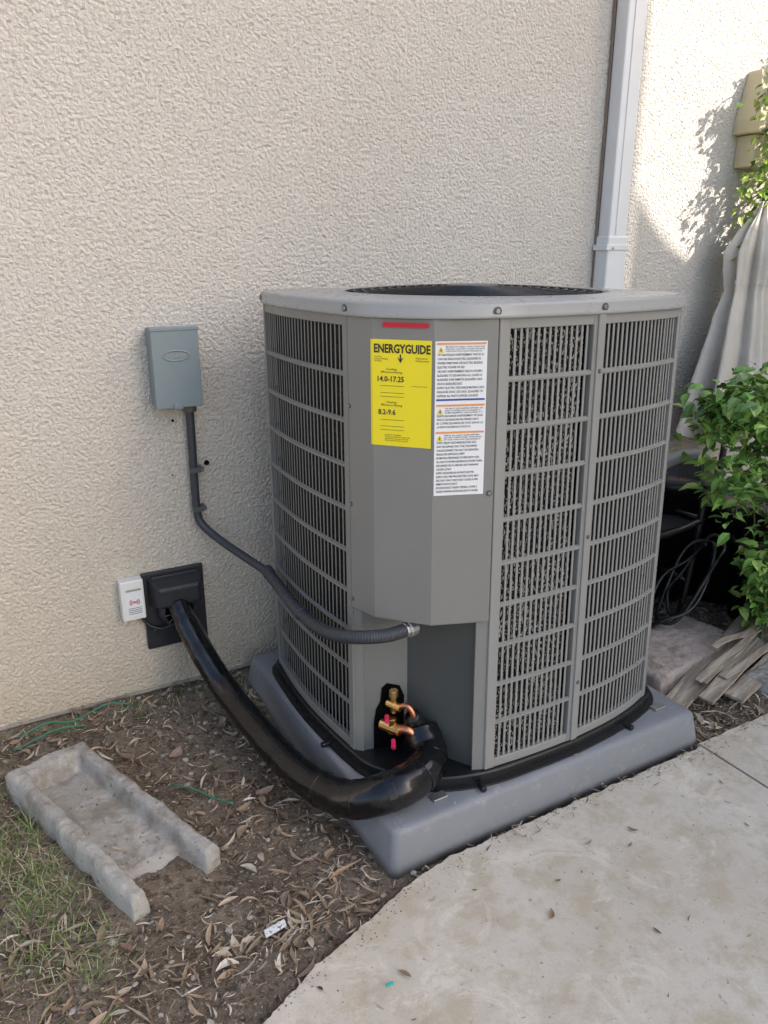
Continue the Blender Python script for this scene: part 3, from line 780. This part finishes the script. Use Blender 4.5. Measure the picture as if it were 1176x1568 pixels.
# patio chair
ch=empty('patio_chair')
for yy in(1.80,2.12):
    tube('arm',[(2.12,yy,.640),(2.22,yy,.664),(2.32,yy,.660),(2.385,yy,.62),(2.40,yy,.54)],.022,M_armg,ch,12,6)
    tube('front_leg',[(2.40,yy,.56),(2.38,yy,.30),(2.34,yy,.0)],.013,M_blk,ch,10,4)
    tube('rear_leg',[(2.16,yy,.62),(2.12,yy,.35),(2.06,yy,.0)],.013,M_blk,ch,10,4)
    tube('back_post',[(2.12,yy,.36),(2.07,yy,.60),(2.02,yy,.86)],.012,M_blk,ch,10,4)
    tube('seat_rail',[(2.12,yy,.37),(2.28,yy,.38),(2.40,yy,.40)],.013,M_blk,ch,10,4)
tube('cross_bar',[(2.36,1.80,.16),(2.36,2.12,.16)],.011,M_blk,ch,8,2)
tube('cross_bar',[(2.40,1.80,.40),(2.40,2.12,.40)],.011,M_blk,ch,8,2)
box('sling_seat',(2.13,1.815,.378),(2.40,2.105,.386),M_sling,ch)
mobj('sling_back',[(2.12,1.82,.38),(2.12,2.10,.38),(2.02,2.10,.85),(2.02,1.82,.85),(2.113,1.82,.38),(2.113,2.10,.38),(2.013,2.10,.85),(2.013,1.82,.85)],[(0,1,2,3),(4,5,6,7),(0,1,5,4),(3,2,6,7),(1,2,6,5),(0,3,7,4)],M_sling,ch)
hs=empty('garden_hose')
pts=[]
for i in range(40):
    a=i*.42;pts.append((2.22+math.cos(a)*(.12+.02*math.sin(i*.3))+i*.002,1.72+math.sin(a)*.07,.20+.14*math.cos(a+.3*math.sin(i))+i*.0006))
tube('hose_coil',pts,.007,M_blk,hs,8,3)
pts=[(2.10+math.cos(i*.4)*(.10+.001*i),1.86+math.sin(i*.4)*.09,.07+.05*(i/50)+.01*math.sin(i)) for i in range(50)]
tube('hose_loose',pts,.007,M_blk,hs,8,3)
def circ(cx_,cy_,r,z,n=28):return [(cx_+math.cos(2*math.pi*i/n)*r,cy_+math.sin(2*math.pi*i/n)*r,z) for i in range(n)]
for nm,(pxx,pyy,sc,hh_) in (('plastic_planter',(2.70,1.86,1.0,1.0)),('plastic_planter.001',(2.62,1.66,.75,1.0)),('plastic_planter.002',(2.50,2.04,.95,1.25)),('plastic_planter.003',(2.20,2.06,.85,.85))):
    bn=empty(nm);zz=sc*hh_
    loft('planter_body',[circ(pxx,pyy,.14*sc,0),circ(pxx,pyy,.18*sc,.40*zz),circ(pxx,pyy,.195*sc,.40*zz),circ(pxx,pyy,.195*sc,.44*zz),circ(pxx,pyy,.17*sc,.44*zz),circ(pxx,pyy,.16*sc,.38*zz)],M_blk,bn,True)
    loft('planter_soil',[circ(pxx,pyy,.165*sc,.37*zz),circ(pxx,pyy,.165*sc,.385*zz)],M_dirt,bn)
# umbrella
um=empty('patio_umbrella')
UX,UY=2.87,2.11
def umloop(t,z,cx_,cy_,r):
    L=[]
    for i in range(120):
        a=2*math.pi*i/120
        w_=math.sin(a*7+t*2.2+.6*math.sin(a*2))
        rr=r*(1+.32*(abs(w_)**.6*(1 if w_>0 else -1))+.10*math.sin(a*17+t*9)+.25*noise.noise((math.cos(a)*2,math.sin(a)*2,t*6)))
        L.append((cx_+math.cos(a)*rr,min(2.245,cy_+math.sin(a)*rr*.62),z+.04*w_*(1 if t<.05 else 0)))
    return L
LL=[]
prof=[(0,.62,.19),(.06,.68,.18),(.2,.82,.155),(.35,.98,.13),(.5,1.11,.115),(.6,1.21,.10),(.68,1.29,.105),(.76,1.36,.11),(.86,1.44,.075),(.95,1.50,.04),(1,1.55,.018)]
for t,z,r in prof: LL.append(umloop(t,z,UX+.06*t,UY,r))
LS=[]
for a_,b_ in zip(LL,LL[1:]):
    for q_ in range(3):
        t=q_/3;LS.append([tuple(p1+(p2-p1)*t for p1,p2 in zip(x1,x2)) for x1,x2 in zip(a_,b_)])
LS.append(LL[-1])
loft('canopy_fabric',LS,M_fab,um,True,cap0=False)
cyl('pole',(UX,UY,0.0),(UX+.062,UY,1.58),.014,M_cond,um,12)
loft('tie_strap',[umloop(.62,1.235,UX+.037,UY,.105),umloop(.62,1.255,UX+.037,UY,.107)],M_fab,um,True,False,False)
br=empty('wall_corbel')
loft('corbel_cap',[[(2.87,WY-.12,1.80),(3.14,WY-.12,1.80),(3.14,WY+.0,1.80),(2.87,WY+.0,1.80)],[(2.87,WY-.12,1.85),(3.14,WY-.12,1.85),(3.14,WY,1.85),(2.87,WY,1.85)],[(2.92,WY-.06,2.03),(3.10,WY-.06,2.03),(3.10,WY,2.03),(2.92,WY,2.03)]],M_tan,br,bevel=.006)
box('corbel_base',(2.90,WY-.09,1.68),(3.10,WY,1.798),M_tan,br,.006)

def plantleaf(V,F,C,p,L,nrm_yaw,pitch,c):
    b=len(V);R=Matrix.Rotation(nrm_yaw,3,'Z')@Matrix.Rotation(pitch,3,'Y')@Matrix.Rotation(random.uniform(-.7,.7),3,'X')
    pr=[(0,0),(.25,.26),(.55,.27),(.8,.15),(1,0)]
    for t,w in pr:
        for s in(-1,0,1):V.append(tuple(Vector(p)+R@Vector((t*L,s*w*L,-.35*L*t*t+abs(s)*w*L*.35))))
    for i in range(4):
        for s in(0,1):
            a=b+i*3+s;F.append((a,a+1,a+4,a+3));C.append(c)
def shrub(name,stems,leaf,perl,greens,spread=.03,ymax=9):
    e=empty(name);V=[];F=[];C=[]
    for st in stems:
        tube('stem',st,lambda t:.0035*(1-t*.7),nmats,e,6,5)
        P=catmull(st,10)
        for p in P[4:]:
            for _ in range(perl):
                if random.random()<.25:continue
                yaw=random.uniform(0,6.3);off=Vector((random.gauss(0,spread),random.gauss(0,spread),random.gauss(0,spread)))
                c=random.choice(greens);fct=random.uniform(.65,1.3);c=tuple(q*fct for q in c)
                pp=p+off
                if pp.y>ymax:pp.y=ymax
                plantleaf(V,F,C,pp,leaf*random.uniform(.6,1.25),yaw,random.uniform(-.5,.7),c)
    colmesh('foliage',V,F,C,M_green,e,False);return e
nmats=nmat('stem_green',(.12,.13,.05),.7)
GR=[(.14,.28,.05),(.20,.39,.07),(.08,.18,.035),(.30,.45,.10)]
st=[]
for i in range(24):
    bx=random.uniform(2.44,2.70);by=random.uniform(1.44,1.60)
    tx=random.uniform(2.06,2.50);ty=by+random.uniform(-.02,.10);tz=random.uniform(.60,1.02)+ (tx-2.1)*.25
    st.append([(bx,by,0),(bx-.02,by,tz*.45),((bx+tx)/2+random.uniform(-.02,.08),(by+ty)/2,tz*.86),(tx,ty,tz),(tx-.06,ty-.02,tz-.06)])
for i in range(6):
    bx=random.uniform(2.38,2.50);by=random.uniform(1.46,1.56)
    st.append([(bx,by,0),(bx-.02,by,.2),(bx-.06,by,.33),(bx-.10,by,.36)])
shrub('green_shrub',st,.050,3,GR,.030)
VG=[(.22,.38,.05),(.34,.48,.07),(.14,.26,.035),(.48,.54,.12)]
st=[]
for i in range(12):
    x=random.uniform(2.93,3.16);y=random.uniform(2.08,2.15);z=1.50+.055*i
    st.append([(3.5,2.15,2.2+.05*i),(x+.15,y,z+.12),(x,y,z),(x-.04,y+.01,z-.08),(x-.03,y,z-.16)])
shrub('climbing_vine',st,.046,2,VG,.026,2.2)
st=[]
for i in range(7):
    x=2.86+random.uniform(-.05,.05);y=random.uniform(2.10,2.16);z=1.42+.095*i
    st.append([(3.3,y,z+.12),(x+.13,y,z+.08),(x,y,z),(x-.03,y,z-.06)])
shrub('climbing_vine.001',st,.038,1,VG,.022,2.2)

# ---------------------------------------------------------------- unseen blocker, added to shade all but the sun patch
el=math.radians(32);rot=math.radians(138)
S=Vector((math.sin(rot)*math.cos(el),math.cos(rot)*math.cos(el),math.sin(el)))
XB=5.5
def hit(X,z,Y=WY):   # where the sun ray of a wall point crosses the plane x=XB
    s=(XB-X)/S.x;return (Y+s*S.y,z+s*S.z)
blocker=empty('shade_blocker')
def prism(name,yz,x0,x1,mat,dy=0):
    loft(name,[[(x0,y,z) for y,z in yz],[(x1,y+dy,z) for y,z in yz]],mat,blocker)
y0,_=hit(2.36,1.6)
zc=hit(2.36,2.15)[1]
yp,zp=hit(-.2,2.15)
prism('blocker_gable',[(-7.6,-.1),(y0,-.1),(y0,zc+.1),(yp,zp+.1),(-7.6,zp-1.9)],XB,8.5,M_unseen,3.0*S.y/S.x)
pr=[hit(2.37,1.60),hit(2.42,1.52),hit(2.50,1.44),hit(2.60,1.37),hit(2.75,1.30),hit(2.95,1.25)]
prof2=[(y0+.006,-.1),(7,-.1),(7,pr[-1][1]-.1),(pr[-1][0],pr[-1][1])]+[p for p in pr[:-1][::-1]]
prof2[-1]=(y0+.006,pr[0][1])
prism('blocker_low',prof2,XB+.01,7.0,M_unseen,1.49*S.y/S.x)

# ---------------------------------------------------------------- light, world, camera
wd=D.worlds.new('World');scene.world=wd;wd.use_nodes=True;nt=wd.node_tree
sky=nt.nodes.new('ShaderNodeTexSky');sky.sky_type='NISHITA';sky.sun_disc=False;sky.sun_elevation=el;sky.sun_rotation=rot
sky.dust_density=3.0;sky.air_density=1.0;sky.ozone_density=1.0
bg=nt.nodes['Background'];nt.links.new(sky.outputs[0],bg.inputs[0]);bg.inputs[1].default_value=.36
sun=D.lights.new('sun','SUN');sun.energy=8;sun.angle=math.radians(.5);sun.color=(1,.95,.86)
so=D.objects.new('sun',sun);col.objects.link(so);so.rotation_euler=(-S).to_track_quat('-Z','Y').to_euler();so.location=(3,-4,6)
cam=D.cameras.new('camera');co=D.objects.new('camera',cam);col.objects.link(co)
co.location=(0,0,1.35);co.rotation_euler=(math.radians(71.5),0,math.radians(-29.5))
cam.sensor_fit='VERTICAL';cam.sensor_height=36;cam.lens=36*1178/1568;cam.clip_end=1000;cam.clip_start=.05
scene.camera=co
scene.view_settings.view_transform='Standard';scene.view_settings.look='None';scene.view_settings.exposure=0
